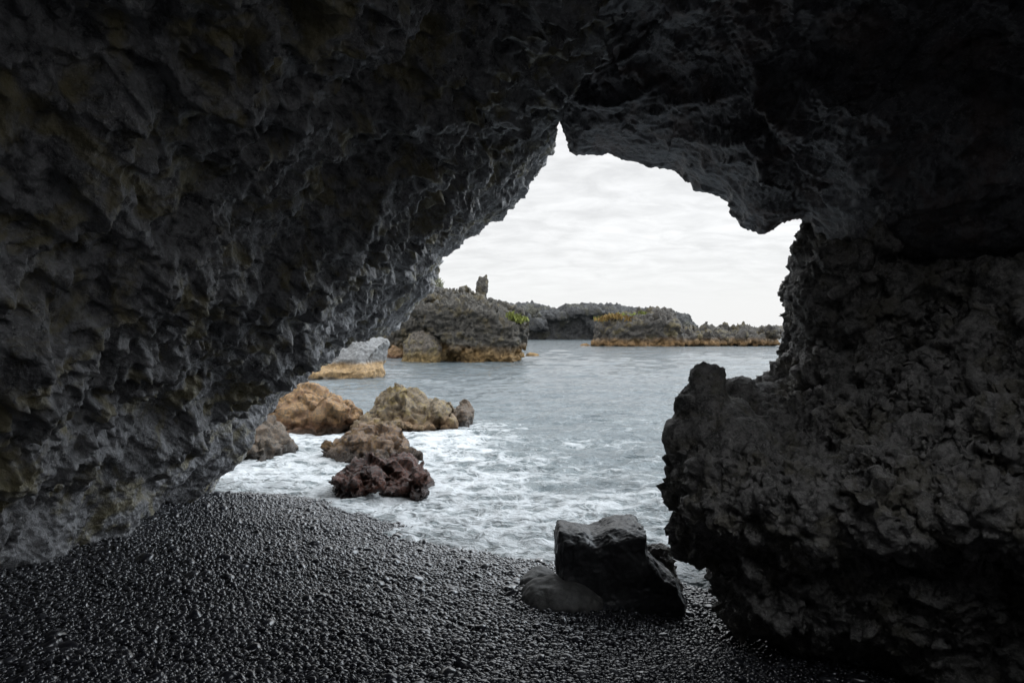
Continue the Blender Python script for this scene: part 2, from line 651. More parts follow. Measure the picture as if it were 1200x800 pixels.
for k in range(4):
    ic = g.nodes.new('GeometryNodeMeshIcoSphere')
    ic.inputs['Radius'].default_value = .5
    ic.inputs['Subdivisions'].default_value = 2
    nz = g.nodes.new('ShaderNodeTexNoise')
    nz.noise_dimensions = '4D'
    nz.inputs['W'].default_value = k * 5.3
    nz.inputs['Scale'].default_value = 1.5
    nz.inputs['Detail'].default_value = 1
    pos = g.nodes.new('GeometryNodeInputPosition')
    g.links.new(pos.outputs[0], nz.inputs['Vector'])
    ma = g.nodes.new('ShaderNodeMath'); ma.operation = 'MULTIPLY_ADD'
    ma.inputs[1].default_value = 1.5
    ma.inputs[2].default_value = .25
    g.links.new(nz.outputs[0], ma.inputs[0])
    vm = g.nodes.new('ShaderNodeVectorMath'); vm.operation = 'SCALE'
    g.links.new(pos.outputs[0], vm.inputs[0])
    g.links.new(ma.outputs[0], vm.inputs['Scale'])
    v2 = g.nodes.new('ShaderNodeVectorMath'); v2.operation = 'MULTIPLY'
    v2.inputs[1].default_value = (1, .76 + .06 * (k % 3), .50 + .07 * (k % 2))
    g.links.new(vm.outputs[0], v2.inputs[0])
    sp = g.nodes.new('GeometryNodeSetPosition')
    g.links.new(ic.outputs[0], sp.inputs['Geometry'])
    g.links.new(v2.outputs[0], sp.inputs['Position'])
    sh = g.nodes.new('GeometryNodeSetShadeSmooth')
    g.links.new(sp.outputs[0], sh.inputs[0])
    sm = g.nodes.new('GeometryNodeSetMaterial')
    sm.inputs['Material'].default_value = M_peb
    g.links.new(sh.outputs[0], sm.inputs[0])
    g.links.new(sm.outputs[0], join.inputs[0])
iop = g.nodes.new('GeometryNodeInstanceOnPoints')
iop.inputs['Pick Instance'].default_value = True
g.links.new(gi.outputs[0], iop.inputs['Points'])
g.links.new(join.outputs[0], iop.inputs['Instance'])
n1 = g.nodes.new('GeometryNodeInputNamedAttribute'); n1.data_type = 'FLOAT'; n1.inputs[0].default_value = 'psize'
n2 = g.nodes.new('GeometryNodeInputNamedAttribute'); n2.data_type = 'FLOAT_VECTOR'; n2.inputs[0].default_value = 'prot'
g.links.new(n1.outputs[0], iop.inputs['Scale'])
er = g.nodes.new('FunctionNodeEulerToRotation')
g.links.new(n2.outputs[0], er.inputs[0])
g.links.new(er.outputs[0], iop.inputs['Rotation'])
g.links.new(iop.outputs[0], go.inputs[0])
md = peb.modifiers.new('scatter', 'NODES')
md.node_group = g
print('T pebbles', n, time.time() - T0)


# ------------------------------------------------------------------ the cave
def catmull(R, ts):
    """R: (k, m, 3) rings; ts: params in 0..k-1 -> (len(ts), m, 3)"""
    k = len(R)
    out = np.empty((len(ts),) + R.shape[1:])
    for i, tq in enumerate(ts):
        j = min(int(tq), k - 2)
        f = tq - j
        p1, p2 = R[j], R[j + 1]
        m1 = (p2 - R[j - 1]) / 2 if j > 0 else (p2 - p1)
        m2 = (R[j + 2] - p1) / 2 if j + 2 < k else (p2 - p1)
        f2, f3 = f * f, f * f * f
        out[i] = (2 * f3 - 3 * f2 + 1) * p1 + (f3 - 2 * f2 + f) * m1 + (-2 * f3 + 3 * f2) * p2 + (f3 - f2) * m2
    return out


def params(R, step, wt=None):
    """sample parameters along the first axis with about even spacing"""
    seg = np.linalg.norm(R[1:] - R[:-1], axis=-1).mean(axis=1)
    ts = []
    for j, L in enumerate(seg):
        st = step if wt is None else step * wt[j]
        nn = max(2, int(L / st))
        ts.extend(j + np.arange(nn) / nn)
    ts.append(len(R) - 1)
    return np.array(ts)


def arcfrac(p):
    s = np.concatenate([[0], np.cumsum(np.linalg.norm(np.diff(p, axis=0), axis=1))])
    return s / s[-1]


def smooth_line(p, n=200):
    p = np.array(p, float)[:, None, :]
    return catmull(p, np.linspace(0, len(p) - 1, n))[:, 0]


def resample(p, fr):
    f = arcfrac(p)
    return np.stack([np.interp(fr, f, p[:, i]) for i in range(3)], 1)


def surf_normals(P, inside):
    du = np.gradient(P, axis=0)
    dv = np.gradient(P, axis=1)
    n = np.cross(du, dv)
    n /= np.linalg.norm(n, axis=-1, keepdims=True) + 1e-9
    c = inside(P) - P
    s = np.sign(np.median((n * c).sum(-1)))
    return n * s, s


cave = bpy.data.objects.new('lava_cave', None)
cave.location = (0, 4, 0)
tag(link(cave), 'dark lava sea cave whose leaning wall and roof frame the bright sea', 'cave')
OFF = np.array([0, 4, 0])

# --- leaning wall: traced mouth edge, then rings towards (and past) the camera
C0px = [(222, 610, 11.0), (245, 569, 11.0), (272, 520, 10.9), (310, 474, 10.7), (345, 440, 10.5), (378, 408, 10.3), (440, 391, 10.0),
        (476, 366, 9.8), (505, 338, 9.5), (512, 296, 9.2), (540, 284, 9.0), (547, 270, 8.9), (590, 250, 8.7), (600, 235, 8.6),
        (622, 198, 8.4), (633, 180, 8.3), (648, 146, 8.1), (660, 95, 7.8), (678, 40, 7.6)]
C0 = np.array([at(*q) for q in C0px])
fr = arcfrac(C0)
base_rings = [
    [(-4.55, 9.2, -.1), (-3.85, 9.1, .95), (-3.0, 8.9, 1.85), (-2.1, 8.6, 2.7), (-1.25, 8.2, 3.45), (-.45, 7.6, 4.2), (.2, 7.1, 4.85), (.62, 6.7, 5.25), (.9, 6.4, 5.8)],
    [(-4.2, 6.6, .2), (-3.75, 6.5, 1.1), (-3.05, 6.3, 2.05), (-2.3, 6.1, 2.9), (-1.5, 5.8, 3.7), (-.7, 5.5, 4.45), (.0, 5.3, 5.0), (.56, 5.2, 5.3), (.8, 5.1, 5.9)],
    [(-4.2, 4.2, .2), (-4.1, 4.2, 1.1), (-3.65, 4.1, 2.15), (-3.0, 4.0, 3.1), (-2.2, 3.9, 3.95), (-1.3, 3.8, 4.65), (-.4, 3.8, 5.1), (.4, 3.8, 5.3), (.7, 3.8, 5.9)],
    [(-4.4, 2.0, .2), (-4.4, 2.0, 1.2), (-4.1, 2.0, 2.3), (-3.4, 2.0, 3.4), (-2.5, 2.0, 4.3), (-1.5, 2.0, 4.9), (-.5, 2.0, 5.2), (.4, 2.0, 5.4), (.7, 2.0, 6.0)],
    [(-4.4, -1.0, .2), (-4.5, -1.0, 1.2), (-4.2, -1.0, 2.4), (-3.6, -1.0, 3.5), (-2.6, -1.0, 4.4), (-1.5, -1.0, 5.0), (-.5, -1.0, 5.3), (.4, -1.0, 5.4), (.7, -1.0, 6.0)],
    [(-4.2, -3.0, .2), (-4.3, -3.0, 1.2), (-4.0, -3.0, 2.3), (-3.4, -3.0, 3.4), (-2.5, -3.0, 4.3), (-1.4, -3.0, 5.0), (-.5, -3.0, 5.3), (.4, -3.0, 5.4), (.7, -3.0, 6.0)],
]
out_dir = np.array([-.75, .2, .62])
o1 = C0 + np.array([-.10, .45, .16])
o2 = C0 + np.array([-.9, 1.0, 1.0])
o3 = C0 + np.array([-5.5, 1.2, 3.2])
R = np.stack([o3, o2, o1, C0] + [resample(smooth_line(q), fr) for q in base_rings])
vts = params(R, .017, [8, 3, 1.2, 1, .95, .85, .85, 2.2, 4, ])
G = catmull(R, vts)
# even spacing along u
u_seg = np.linalg.norm(np.diff(R[4], axis=0), axis=1)
u_s = []
for j, L in enumerate(u_seg):
    nn = max(2, int(L / .015))
    u_s.extend(j + np.arange(nn) / nn)
u_s.append(len(fr) - 1)
u_s = np.array(u_s)
j = np.minimum(u_s.astype(int), len(fr) - 2)
f = (u_s - j)[None, :, None]
G = G[:, j] * (1 - f) + G[:, j + 1] * f
# soften the kinks where trace points meet (not at the mouth edge itself)
for it in range(40):
    w = np.clip(np.abs(vts - 3) / 1.0, 0, 1)[:, None, None] * .5
    G[:, 1:-1] += w * ((G[:, :-2] + G[:, 2:]) / 2 - G[:, 1:-1])


def inside_wall(P):
    q = P.copy()
    q[..., 0] = .6
    q[..., 2] = 2.0
    return q


Nrm, sg = surf_normals(G, inside_wall)
P = G.reshape(-1, 3).astype(np.float32)
Nn = Nrm.reshape(-1, 3).astype(np.float32)
vv = np.repeat(vts, G.shape[1])
edge = .28 + .72 * np.clip((vv - 3.0) / 1.0, 0, 1)
edge = np.where(vv < 3, .5, edge)
# elongated scallops: long axis climbs along the wall
ax = np.array([.70, .22, .68]); ax /= np.linalg.norm(ax)
S = P - (P @ ax)[:, None] * ax[None, :] * .55
warp = vfbm(P * 1.6, 3, 11)
f1, f2 = worley(S * 2.3 + warp * .9, 21)
S2 = P - (P @ ax)[:, None] * ax[None, :] * .38
wf = vfbm(P * 6, 2, 18)
f0, _ = worley(S2 * .95 + warp * .55, 20)
f1, _ = worley(S * 2.0 + warp * 1.0 + wf * .12, 21)
f2, _ = worley(S * 4.4 + warp * 1.6 + wf * .45, 22)
f3, _ = worley(S2 * 9.5 + warp * 2.2 + wf * .9, 23)
big_ = sstep(-.25, .35, fbm(P * .8, 2, 61))
rm2 = f2 * f2
rm3 = f3 * f3
d = .34 * f0 * f0 + .25 * f1 * f1 + .13 * rm2 * (.45 + .8 * big_) + .052 * rm3 * (.5 + .8 * sstep(-.3, .3, fbm(P * 1.9, 2, 69)))
d += .05 * facet(P * 1.15 + .35 * vfbm(P * 2, 3, 62), 63) + .014 * facet(P * 3.1 + .3 * vfbm(P * 5, 2, 64), 65) + .10 * fbm(P * .9, 2, 68)
d -= d.mean()
low = np.clip((P[:, 2] - .5) / 1.5, .16, 1)          # the foot of the wall is smoother, sea-worn
d = d * low
d += .28 * fbm(P * .55, 3, 41) * edge
d += .10 * ridged(P * 1.1, 3, 47, .5)
fine_d = .010 * ridged(P * 17, 3, 51, .6) + .012 * fbm(P * 8, 3, 53) + .012 * facet(P * 8, 54)
P2 = P + Nn * (d * edge + (fine_d - fine_d.mean() + .05 * (rm2 - rm2.mean()) * (1 - edge) + .03 * (rm3 - rm3.mean()) * (1 - edge)))[:, None]
me = grid_mesh('overhanging_wall', (P2 - OFF).reshape(G.shape), M_wall, flip=sg < 0)
wall = link(bpy.data.objects.new('overhanging_wall', me), cave)
wall['label'] = 'rough overhanging black wall with sharp scalloped ridges leaning over the beach'
print('T wall', G.shape, time.time() - T0)

# --- ceiling and hanging curtain right of the crest
lip = np.array([at(*q) for q in [(640, 60, 8.3), (656, 145, 8.15), (666, 159, 8.0), (674, 177, 7.85), (715, 172, 7.7), (745, 181, 7.6), (792, 189, 7.5),
                                 (804, 206, 7.4), (852, 227, 7.2), (882, 258, 7.0), (897, 264, 6.9), (916, 256, 6.8), (948, 250, 6.7),
                                 (1000, 289, 6.25), (1050, 304, 5.95), (1200, 300, 5.3), (1420, 300, 4.8)]] + [[5.6, 4.6, 0]])
crease = np.array([at(*q) for q in [(640, 20, 7.2), (662, 98, 6.95), (672, 85, 6.8), (690, 66, 6.6), (722, 97, 6.55), (745, 82, 6.4), (765, 66, 6.2),
                                    (790, 70, 6.1), (820, 80, 6.0), (860, 100, 5.95), (890, 115, 5.9), (925, 126, 5.75), (970, 137, 5.55),
                                    (1010, 122, 5.3), (1050, 98, 5.1), (1190, 40, 4.5), (1420, 80, 3.9)]] + [[5.4, 3.9, 0]])
midc = crease * .45 + lip * .55 + np.array([0, -.22, -.02])
nU = len(lip)


def ceil_ring(y, top, dropx):
    """ring of the ceiling at distance y: flat, then curving down at the side of the cave"""
    pts = [(.25, y, top + .15), (1.0, y, top), (2.0, y, top - .1), (2.9, y, top - .3), (dropx - .5, y, top - .8), (dropx, y, top - 1.9), (dropx + .2, y, 1.6), (dropx + .2, y, 0)]
    return resample(smooth_line(pts), arcfrac(crease))


ri = [ceil_ring(4.4, 5.15, 3.9), ceil_ring(3.1, 5.2, 3.8), ceil_ring(2.5, 5.5, 3.9), ceil_ring(2.3, 7.2, 4.2)]
o1 = lip + np.array([.12, .5, .12])
o2 = lip + np.array([.7, 1.0, .9])
o3 = lip + np.array([1.5, 1.6, 4.5])
o1[-3:] += np.array([.5, 0, 0]); o2[-3:] += np.array([1.5, 0, 0]); o3[-3:] += np.array([3, 0, 0])
R = np.stack([o3, o2, o1, lip, midc, crease] + ri)
vts = params(R, .019, [8, 3, 1.2, 1, 1, 1, 1, 2, 4])
G = catmull(R, vts)
u_seg = np.linalg.norm(np.diff(R[5], axis=0), axis=1)
u_s = []
for j, L in enumerate(u_seg):
    nn = max(2, int(L / .017))
    u_s.extend(j + np.arange(nn) / nn)
u_s.append(nU - 1)
u_s = np.array(u_s)
j = np.minimum(u_s.astype(int), nU - 2)
f = (u_s - j)[None, :, None]
G = G[:, j] * (1 - f) + G[:, j + 1] * f
for it in range(40):
    w = np.clip(np.abs(vts - 3) / 1.0, 0, 1)[:, None, None] * .5
    G[:, 1:-1] += w * ((G[:, :-2] + G[:, 2:]) / 2 - G[:, 1:-1])
Nrm, sg = surf_normals(G, lambda P: np.stack([np.full(P.shape[:2], 1.), np.minimum(P[..., 1], 3.), np.full(P.shape[:2], 2.)], -1))
P = G.reshape(-1, 3).astype(np.float32)
Nn = Nrm.reshape(-1, 3).astype(np.float32)
vv = np.repeat(vts, G.shape[1])
edge = .2 + .8 * np.clip((vv - 3.0) / 1.6, 0, 1)
edge = np.where(vv < 3, .5, edge)
d = .22 * fbm(P * .8, 3, 141) * edge 
W = P * np.array([3.0, 3.0, 4.5]) + .6 * vfbm(P * 2, 2, 113)
f1, f2 = worley(W, 121)
d += .07 * (.5 - f1) + .035 * np.exp(-(f2 - f1) / .1)
f1, f2 = worley(P * 9 + .8 * vfbm(P * 5, 2, 115), 122)
d += .020 * (.5 - f1) + .012 * np.exp(-(f2 - f1) / .12)
d += .07 * facet(P * np.array([1.3, 1.3, 2.0]) + .3 * vfbm(P * 2, 2, 161), 162) + .10 * ridge_mf(P * np.array([1.0, 1.0, 2.6]) + .4 * vfbm(P, 2, 166), 5, 167, .5)
fine_d = .012 * ridged(P * 17, 3, 151, .6) + .022 * facet(P * 4.5 + .3 * vfbm(P * 6, 2, 163), 164) + .018 * facet(P * 11, 165)
P2 = P + Nn * ((d - d.mean()) * edge + (fine_d - fine_d.mean()) * (.4 + .6 * edge))[:, None]
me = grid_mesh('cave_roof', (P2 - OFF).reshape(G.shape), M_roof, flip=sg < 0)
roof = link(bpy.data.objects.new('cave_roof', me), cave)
roof['label'] = 'dark stepped rock roof hanging low over the right of the opening'
# --- unseen rock added around the camera to shape light from the opened roof
for bi, (path, zt) in enumerate(((smooth_line([(-7, -4.4, 0), (-2, -4.8, 0), (2.2, -4.7, 0), (4.2, -4.0, 0), (5.4, -3.4, 0)], 200), 6.5),
                                 (smooth_line([(7.5, 1.2, 0), (5.2, 1.0, 0), (3.5, 1.3, 0), (3.0, 2.0, 0), (3.3, 3.0, 0), (4.6, 4.2, 0)], 200), 3.3))):
    gu, gz = np.meshgrid(np.arange(200), np.linspace(-.5, zt, 90), indexing='ij')
    P = np.stack([path[gu, 0].ravel(), path[gu, 1].ravel(), gz.ravel()], 1).astype(np.float32)
    if bi == 0:
        P[:, 1] += np.maximum(0, P[:, 2] - 1.5) * .42
    P[:, 0] += .3 * fbm(P * .6, 3, 173)
    P[:, 1] += .4 * fbm(P * .5, 4, 171) + .2 * ridged(P * 1.2, 3, 172)
    me = grid_mesh('unseen_light_blocker', (P - OFF).reshape(gu.shape + (3,)), M_roof)
    link(bpy.data.objects.new('unseen_light_blocker', me), cave)
print('T roof', G.shape, time.time() - T0)

# --- pillar under the roof at the right of the opening
s = Solid(3)
s.lens([(962, 225), (950, 262), (938, 300), (940, 345), (955, 366), (972, 386), (966, 408), (915, 428), (890, 446), (860, 480), (860, 620), (1250, 640), (1320, 240)], 7.0, 1.0, .8, .6)
s.pe(1060, 400, 6.6, 120, 150, .9)
s.pe(985, 345, 6.4, 55, 60, .5)
s.pe(1010, 450, 6.2, 70, 50, .55)
s.pe(1120, 340, 6.0, 70, 60, .6)
for q in range(46):
    xx, yy = s.r.uniform(985, 1140), s.r.uniform(290, 470)
    s.pe(xx, yy, 6.05 - (xx - 935) / 200 * .35 + .1 * s.r.random(), s.r.uniform(14, 34), s.r.uniform(12, 30), s.r.uniform(.12, .25), 18)
me = s.fuse('rock_pillar', .022, M_out, 3)
rough(me, .8, 301, big=.08, lump=.08, fine=.018, sharp=.05, fac=.05)
crumble(me, .045, 303)
set_co(me, get_co(me) - OFF)
pil = link(bpy.data.objects.new('rock_pillar', me), cave)
pil['label'] = 'knobbly grey pillar of lava between the roof and the outcrop'
print('T pillar', len(me.vertices), time.time() - T0)

# ------------------------------------------------------------------ big outcrop lower right
outc = bpy.data.objects.new('lava_outcrop', None)
outc.location = (2.3, 5, .3)
tag(link(outc), 'huge lumpy grey lava outcrop filling the lower right, undercut above the pebbles', 'rock outcrop')
OO = np.array(outc.location)
s = Solid(4)
s.pe(894, 585, 5.35, 92, 62, .7)
s.pe(960, 592, 5.1, 150, 62, .8)
s.pe(850, 560, 5.6, 58, 60, .6)
s.pe(822, 632, 5.45, 24, 34, .3)
s.pe(960, 530, 5.9, 120, 60, .7)
s.pe(1040, 520, 5.7, 120, 70, .8)
s.pe(1120, 470, 5.6, 110, 85, .9)
s.pe(1200, 420, 5.4, 95, 100, .9)
s.pe(1240, 350, 5.2, 90, 50, .8)
s.pe(1118, 405, 5.3, 30, 40, .35)
s.pe(1130, 560, 4.9, 150, 75, .9)
s.pe(1230, 520, 4.6, 120, 90, .9)
s.pe(1075, 650, 5.1, 150, 100, .8)
s.pe(945, 665, 5.25, 115, 62, .6)
s.pe(880, 690, 5.4, 40, 50, .4, rot=(0, .5, 0))
s.pe(1000, 722, 5.45, 115, 50, .5)
s.pe(1120, 735, 5.1, 110, 70, .6)
s.pe(1260, 730, 4.7, 120, 120, .7)
s.pe(1180, 595, 4.3, 120, 50, .6)
s.pe(1050, 600, 4.65, 110, 42, .5)
s.pe(1330, 560, 4.4, 150, 260, 1.0)
s.pe(1016, 596, 4.45, 32, 46, .3)
s.pe(1050, 575, 4.5, 40, 34, .3)
s.pe(1140, 590, 4.15, 50, 36, .3)
for q in range(60):                                   # smaller knobs over the upper slope
    xx = s.r.uniform(830, 1200)
    yy = s.r.uniform(500 - max(0, xx - 950) * .45, 610)
    dep = 5.62 - (yy - 520) / 90 * .55 - max(0, xx - 950) / 250 * .35
    s.pe(xx, yy, dep, s.r.uniform(12, 30), s.r.uniform(9, 20), s.r.uniform(.1, .22), 18)
me = s.fuse('rock_body', .016, M_out, 3)
P0 = get_co(me)
rough(me, .75, 401, big=.12, lump=.05, fine=.0, sharp=.05, fac=.13)
crumble(me, .046, 403)
set_co(me, get_co(me) - OO)
link(bpy.data.objects.new('rock_body', me), outc)
for nm, lst, sd in (('rock_knob', [(840, 510, 5.75, 54, 50, .40), (827, 446, 5.75, 22, 21, .21), (824, 474, 5.75, 33, 30, .26), (796, 514, 5.75, 18, 26, .2), (860, 525, 5.6, 50, 45, .4)], 11),
                    ('rock_knob', [(866, 455, 6.2, 19, 15, .2), (858, 480, 6.2, 30, 22, .25), (885, 470, 6.2, 40, 22, .3)], 12)):
    s = Solid(sd)
    for q in lst: s.pe(*q)
    me = s.fuse(nm, .018, M_out, 4)
    rough(me, .5, 410 + sd, big=.06, lump=.03, fine=.0, sharp=.02, fac=.03)
    crumble(me, .020, 420 + sd, 3.0)
    set_co(me, get_co(me) - OO)
    o = link(bpy.data.objects.new(nm, me), outc)
    o['label'] = 'tall dark knob with a rounded head sticking up above the water' if sd == 11 else 'small dark knob behind the tall one'
print('T outcrop', time.time() - T0)


# ------------------------------------------------------------------ loose rocks
def put(name, me, label, cat, group=None, kind=None):
    """rest the origin on the base of the rock"""
    V = get_co(me)
    c = np.array([V[:, 0].mean(), V[:, 1].mean(), max(V[:, 2].min(), 0)])
    set_co(me, V - c)
    o = bpy.data.objects.new(name, me)
    o.location = c
    return tag(link(o), label, cat, group, kind)


# black boulder on the beach
GB = ground(735, 716)
s = Solid(5)
s.lens([(652, 622), (655, 614), (675, 616), (692, 620), (715, 612), (745, 607), (751, 611), (751, 640), (764, 655), (784, 668), (793, 690), (794, 722), (700, 725), (672, 705), (651, 660)], GB + .38, .38, .94, .86)
me = s.fuse('boulder', .011, M_boulder, 5)
rough(me, .5, 501, big=.05, lump=.015, fine=.006, sharp=.014, fac=.025)
put('boulder', me, 'black block of rock with dipped flat top standing at the pebble beach edge', 'boulder')
s = Solid(6)
G2 = ground(650, 716) + .22
s.pe(655, 700, G2, 45, 20, .26)
s.pe(672, 706, G2, 34, 16, .22)
me = s.fuse('boulder', .011, M_greystone, 5)
rough(me, .4, 502, big=.09, lump=.02, fine=.004, sharp=.008, fac=.0)
put('boulder', me, 'low rounded grey boulder lying in front of the black block on the pebbles', 'boulder')
s = Solid(7)
G3 = ground(630, 690) + .12
s.pe(632, 680, G3, 24, 11, .18)
s.pe(643, 684, G3, 24, 11, .18)
me = s.fuse('boulder', .011, M_greystone, 5)
rough(me, .4, 503, big=.09, lump=.02, fine=.004, sharp=.008, fac=.0)
put('boulder', me, 'smallest flat grey boulder behind the low rounded one, left of the black block', 'boulder')
s = Solid(8)
s.pe(768, 655, GB + .8, 24, 22, .22, 22)
s.pe(783, 668, GB + .75, 12, 16, .2, 22)
s.pe(778, 690, GB + .75, 22, 20, .22)
me = s.fuse('rock', .012, M_out, 2)
rough(me, .4, 504, big=.09, lump=.06, fine=.01)
put('rock', me, 'small jagged rock wedged between the black block and the lava outcrop', 'rock')

ROCKS = [
    # label, material, polygons, distance, half thickness, voxel, feature size
    ('tan_a', 'wide tan rock in the surf half hidden by the cave wall', M_tan,
     [[(296, 500), (306, 470), (330, 450), (346, 444), (366, 452), (390, 462), (412, 468), (419, 484), (412, 499), (380, 520), (300, 520)]], sea(504), 1.1, .05, 1.2),
    ('dark_a', 'dark brown jagged rock at the foot of the cave wall in the surf', M_dkgrey,
     [[(255, 545), (272, 512), (298, 484), (312, 488), (326, 503), (346, 524), (343, 545)]], sea(533), .8, .04, .9),
    ('peak', 'peaked grey and ochre rock rising from the surf behind the others', M_greytan,
     [[(428, 490), (440, 466), (452, 454), (464, 449), (478, 457), (498, 468), (520, 473), (528, 480), (524, 512), (440, 512)]], sea(504), 1.0, .045, 1.1),
    ('end', 'small dark grey rock with a blunt upright tip at the seaward end', M_dkgrey,
     [[(512, 510), (514, 490), (524, 480), (535, 477), (541, 469), (549, 470), (556, 480), (553, 497), (549, 512)]], sea(500), .6, .04, .4),
    ('saddle', 'low grey brown rock lying between the tan rock and the peaked rock', M_greytan,
     [[(404, 512), (412, 494), (428, 482), (448, 485), (466, 493), (484, 505), (480, 518)]], sea(509), .7, .04, .8),
    ('brown', 'rounded brown rock with dark wet flank behind the red black rock', M_brown,
     [[(376, 545), (384, 522), (402, 508), (428, 501), (452, 500), (468, 505), (478, 520), (482, 545)]], sea(535), .85, .035, .8),
    ('red', 'split dark red and black wet rock nearest the beach in the surf', M_red,
     [[(382, 590), (392, 560), (406, 547), (422, 538), (436, 535), (448, 543), (455, 566), (450, 592)],
      [(442, 592), (448, 548), (458, 533), (476, 534), (488, 546), (498, 562), (506, 575), (508, 592)]], sea(577), .7, .025, .6),
]
for i, (k, lab, mat, polys, dist, th, vox, fs) in enumerate(ROCKS):
    s = Solid(20 + i)
    for j, pl in enumerate(polys):
        s.lens(pl, dist + .25 * j, th, .45, .6, .12)
        xs_ = [p[0] for p in pl]; ys_ = [p[1] for p in pl]
        for q in range(5):
            s.pe(s.r.uniform(min(xs_) + 12, max(xs_) - 12), max(ys_) - s.r.uniform(8, (max(ys_) - min(ys_)) * .62), dist - th * s.r.uniform(.2, .7),
                 s.r.uniform(.14, .26) * (max(xs_) - min(xs_)), s.r.uniform(.12, .26) * (max(ys_) - min(ys_)), th * .5, 16)
    me = s.fuse('rock', vox, mat, 2)
    rough(me, fs, 600 + i, big=.05, lump=.0, fine=.009, sharp=.028, fac=.18, bias=.01)
    put('rock', me, lab, 'rock', 'rocks in the surf outside the cave')
print('T rocks', time.time() - T0)

# pale grey rock farther out, left
D = sea(441)
s = Solid(40)
s.lens([(330, 455), (345, 432), (372, 412), (404, 397), (438, 392), (455, 398), (450, 416), (446, 432), (448, 455)], D, 2.4, .6, .7)
s.lens([(335, 455), (345, 432), (380, 426), (430, 423), (448, 428), (447, 455)], D - 1.6, 1.6, .7, .8)
me = s.fuse('rock', .09, M_pale, 2)
rough(me, 2.4, 640, big=.08, lump=.04, fine=.014, crack=.02, fac=.04)
put('rock', me, 'big pale grey rock with a tan ledge just above the water, behind the surf rocks', 'rock')

# ------------------------------------------------------------------ islets
D1 = sea(421)
isl = bpy.data.objects.new('lava_islet', None)
isl.location = at(560, 421, D1)
tag(link(isl), 'craggy lava islet topped by a thin rock spire, ochre band at the water', 'islet')
IO = np.array(isl.location)
s = Solid(41)
s.lens([(484, 357), (500, 352), (512, 349), (528, 348), (548, 351), (566, 354), (582, 361), (598, 369), (610, 376), (618, 383), (615, 391), (608, 400), (606, 432), (546, 432),
        (541, 412), (530, 398), (512, 384), (494, 372)], D1, 5.2, .84, .8)
s.lens([(452, 432), (456, 396), (466, 380), (486, 362), (520, 352), (560, 360), (590, 372), (600, 432)], D1 + 9.5, 3.0, .8, .8)
s.lens([(430, 432), (440, 400), (470, 375), (498, 352), (509, 340), (518, 341), (530, 352), (560, 432)], D1 + 9, 3.5, .8, .8)
rr = random.Random(3)
for q in range(46):
    xx = rr.uniform(492, 612)
    yy = rr.uniform(350 + max(0, (xx - 540)) * .25, 380 if xx < 545 else 405)
    s.pe(xx, yy, D1 - rr.uniform(1.0, 4.2), rr.uniform(6, 16), rr.uniform(5, 10), rr.uniform(.5, 1.3), 14, (rr.uniform(-.5, .5), rr.uniform(-.6, .6), rr.uniform(0, 3)))
for q in range(26):
    xx = rr.uniform(500, 618)
    s.pe(xx, 346 + max(0, xx - 545) * .38, D1 + rr.uniform(-1, 2), rr.uniform(2.5, 6), rr.uniform(2.5, 7), rr.uniform(.3, .6), 12)
for q in range(34):
    xx = rr.uniform(498, 606)
    s.pe(xx, 349 + max(0, xx - 545) * .38 - rr.uniform(0, 3), D1 + rr.uniform(-2, 2), rr.uniform(1.6, 4.5), rr.uniform(3, 8), rr.uniform(.25, .5), 9, (0, rr.uniform(-.5, .5), rr.uniform(0, 3)))
s.pe(578, 414, D1 - 2.5, 34, 14, 2.0, 20)
me = s.fuse('rock_body', .11, M_isl, 0)
rough(me, 2.0, 650, strata=.10, big=.06, lump=.06, fine=.03, crack=.06, zjag=.16, sharp=.08, fac=.14)
set_co(me, get_co(me) - IO)
link(bpy.data.objects.new('rock_body', me), isl)
s = Solid(42)
s.lens([(554, 360), (557, 344), (559, 330), (562, 322), (566, 325), (570, 321), (572, 334), (570, 345), (574, 360)], D1, .45, .7, .7)
me = s.fuse('rock_spire', .07, M_isl, 1)
rough(me, .8, 651, big=.12, lump=.12, fine=.03)
set_co(me, get_co(me) - IO)
link(bpy.data.objects.new('rock_spire', me), isl)


def tuft(name, mat, pts, h, n, parent, off, sd=0, spread=.3):
    """short blades of scrub rising from real ground points"""
    r = random.Random(sd)
    V, Q = [], []
    for k in range(n):
        c = pts[r.randrange(len(pts))]
        b0 = np.array(c) + np.array([r.gauss(0, spread), r.gauss(0, spread * .6), r.gauss(0, spread * .25)])
        hh = h * r.uniform(.5, 1.1)
        tip = b0 + np.array([r.gauss(0, hh * .35), r.gauss(0, hh * .35), hh])
        w = h * .16
        a_ = r.uniform(0, 3.14)
        dv = np.array([math.cos(a_) * w, math.sin(a_) * w, 0])
        m_ = (b0 + tip) / 2 + np.array([0, 0, hh * .1])
        i0 = len(V)
        V += [b0 - dv, b0 + dv, m_ + dv * .8, m_ - dv * .8, tip]
        Q += [(i0, i0 + 1, i0 + 2, i0 + 3), (i0 + 3, i0 + 2, i0 + 4, i0 + 4)]
    V = np.array(V) - off
    me = bpy.data.meshes.new(name)
    me.from_pydata([tuple(v) for v in V], [], [q if q[2] != q[3] else q[:3] for q in Q])
    me.materials.append(mat)
    return link(bpy.data.objects.new(name, me), parent)


tuft('grass_patch', M_grass, [at(x, y, D1 - 4.6) for x, y in ((598, 371), (604, 373), (609, 375), (613, 377), (602, 375), (607, 378))], .45, 260, isl, IO, 1, .22)['label'] = 'bright yellow green scrub on the right shoulder'
tuft('scrub', M_drygrass, [at(x, y, D1 + 7.5) for x, y in ((509, 334), (513, 331), (516, 336), (511, 338))], .55, 160, isl, IO, 2, .2)

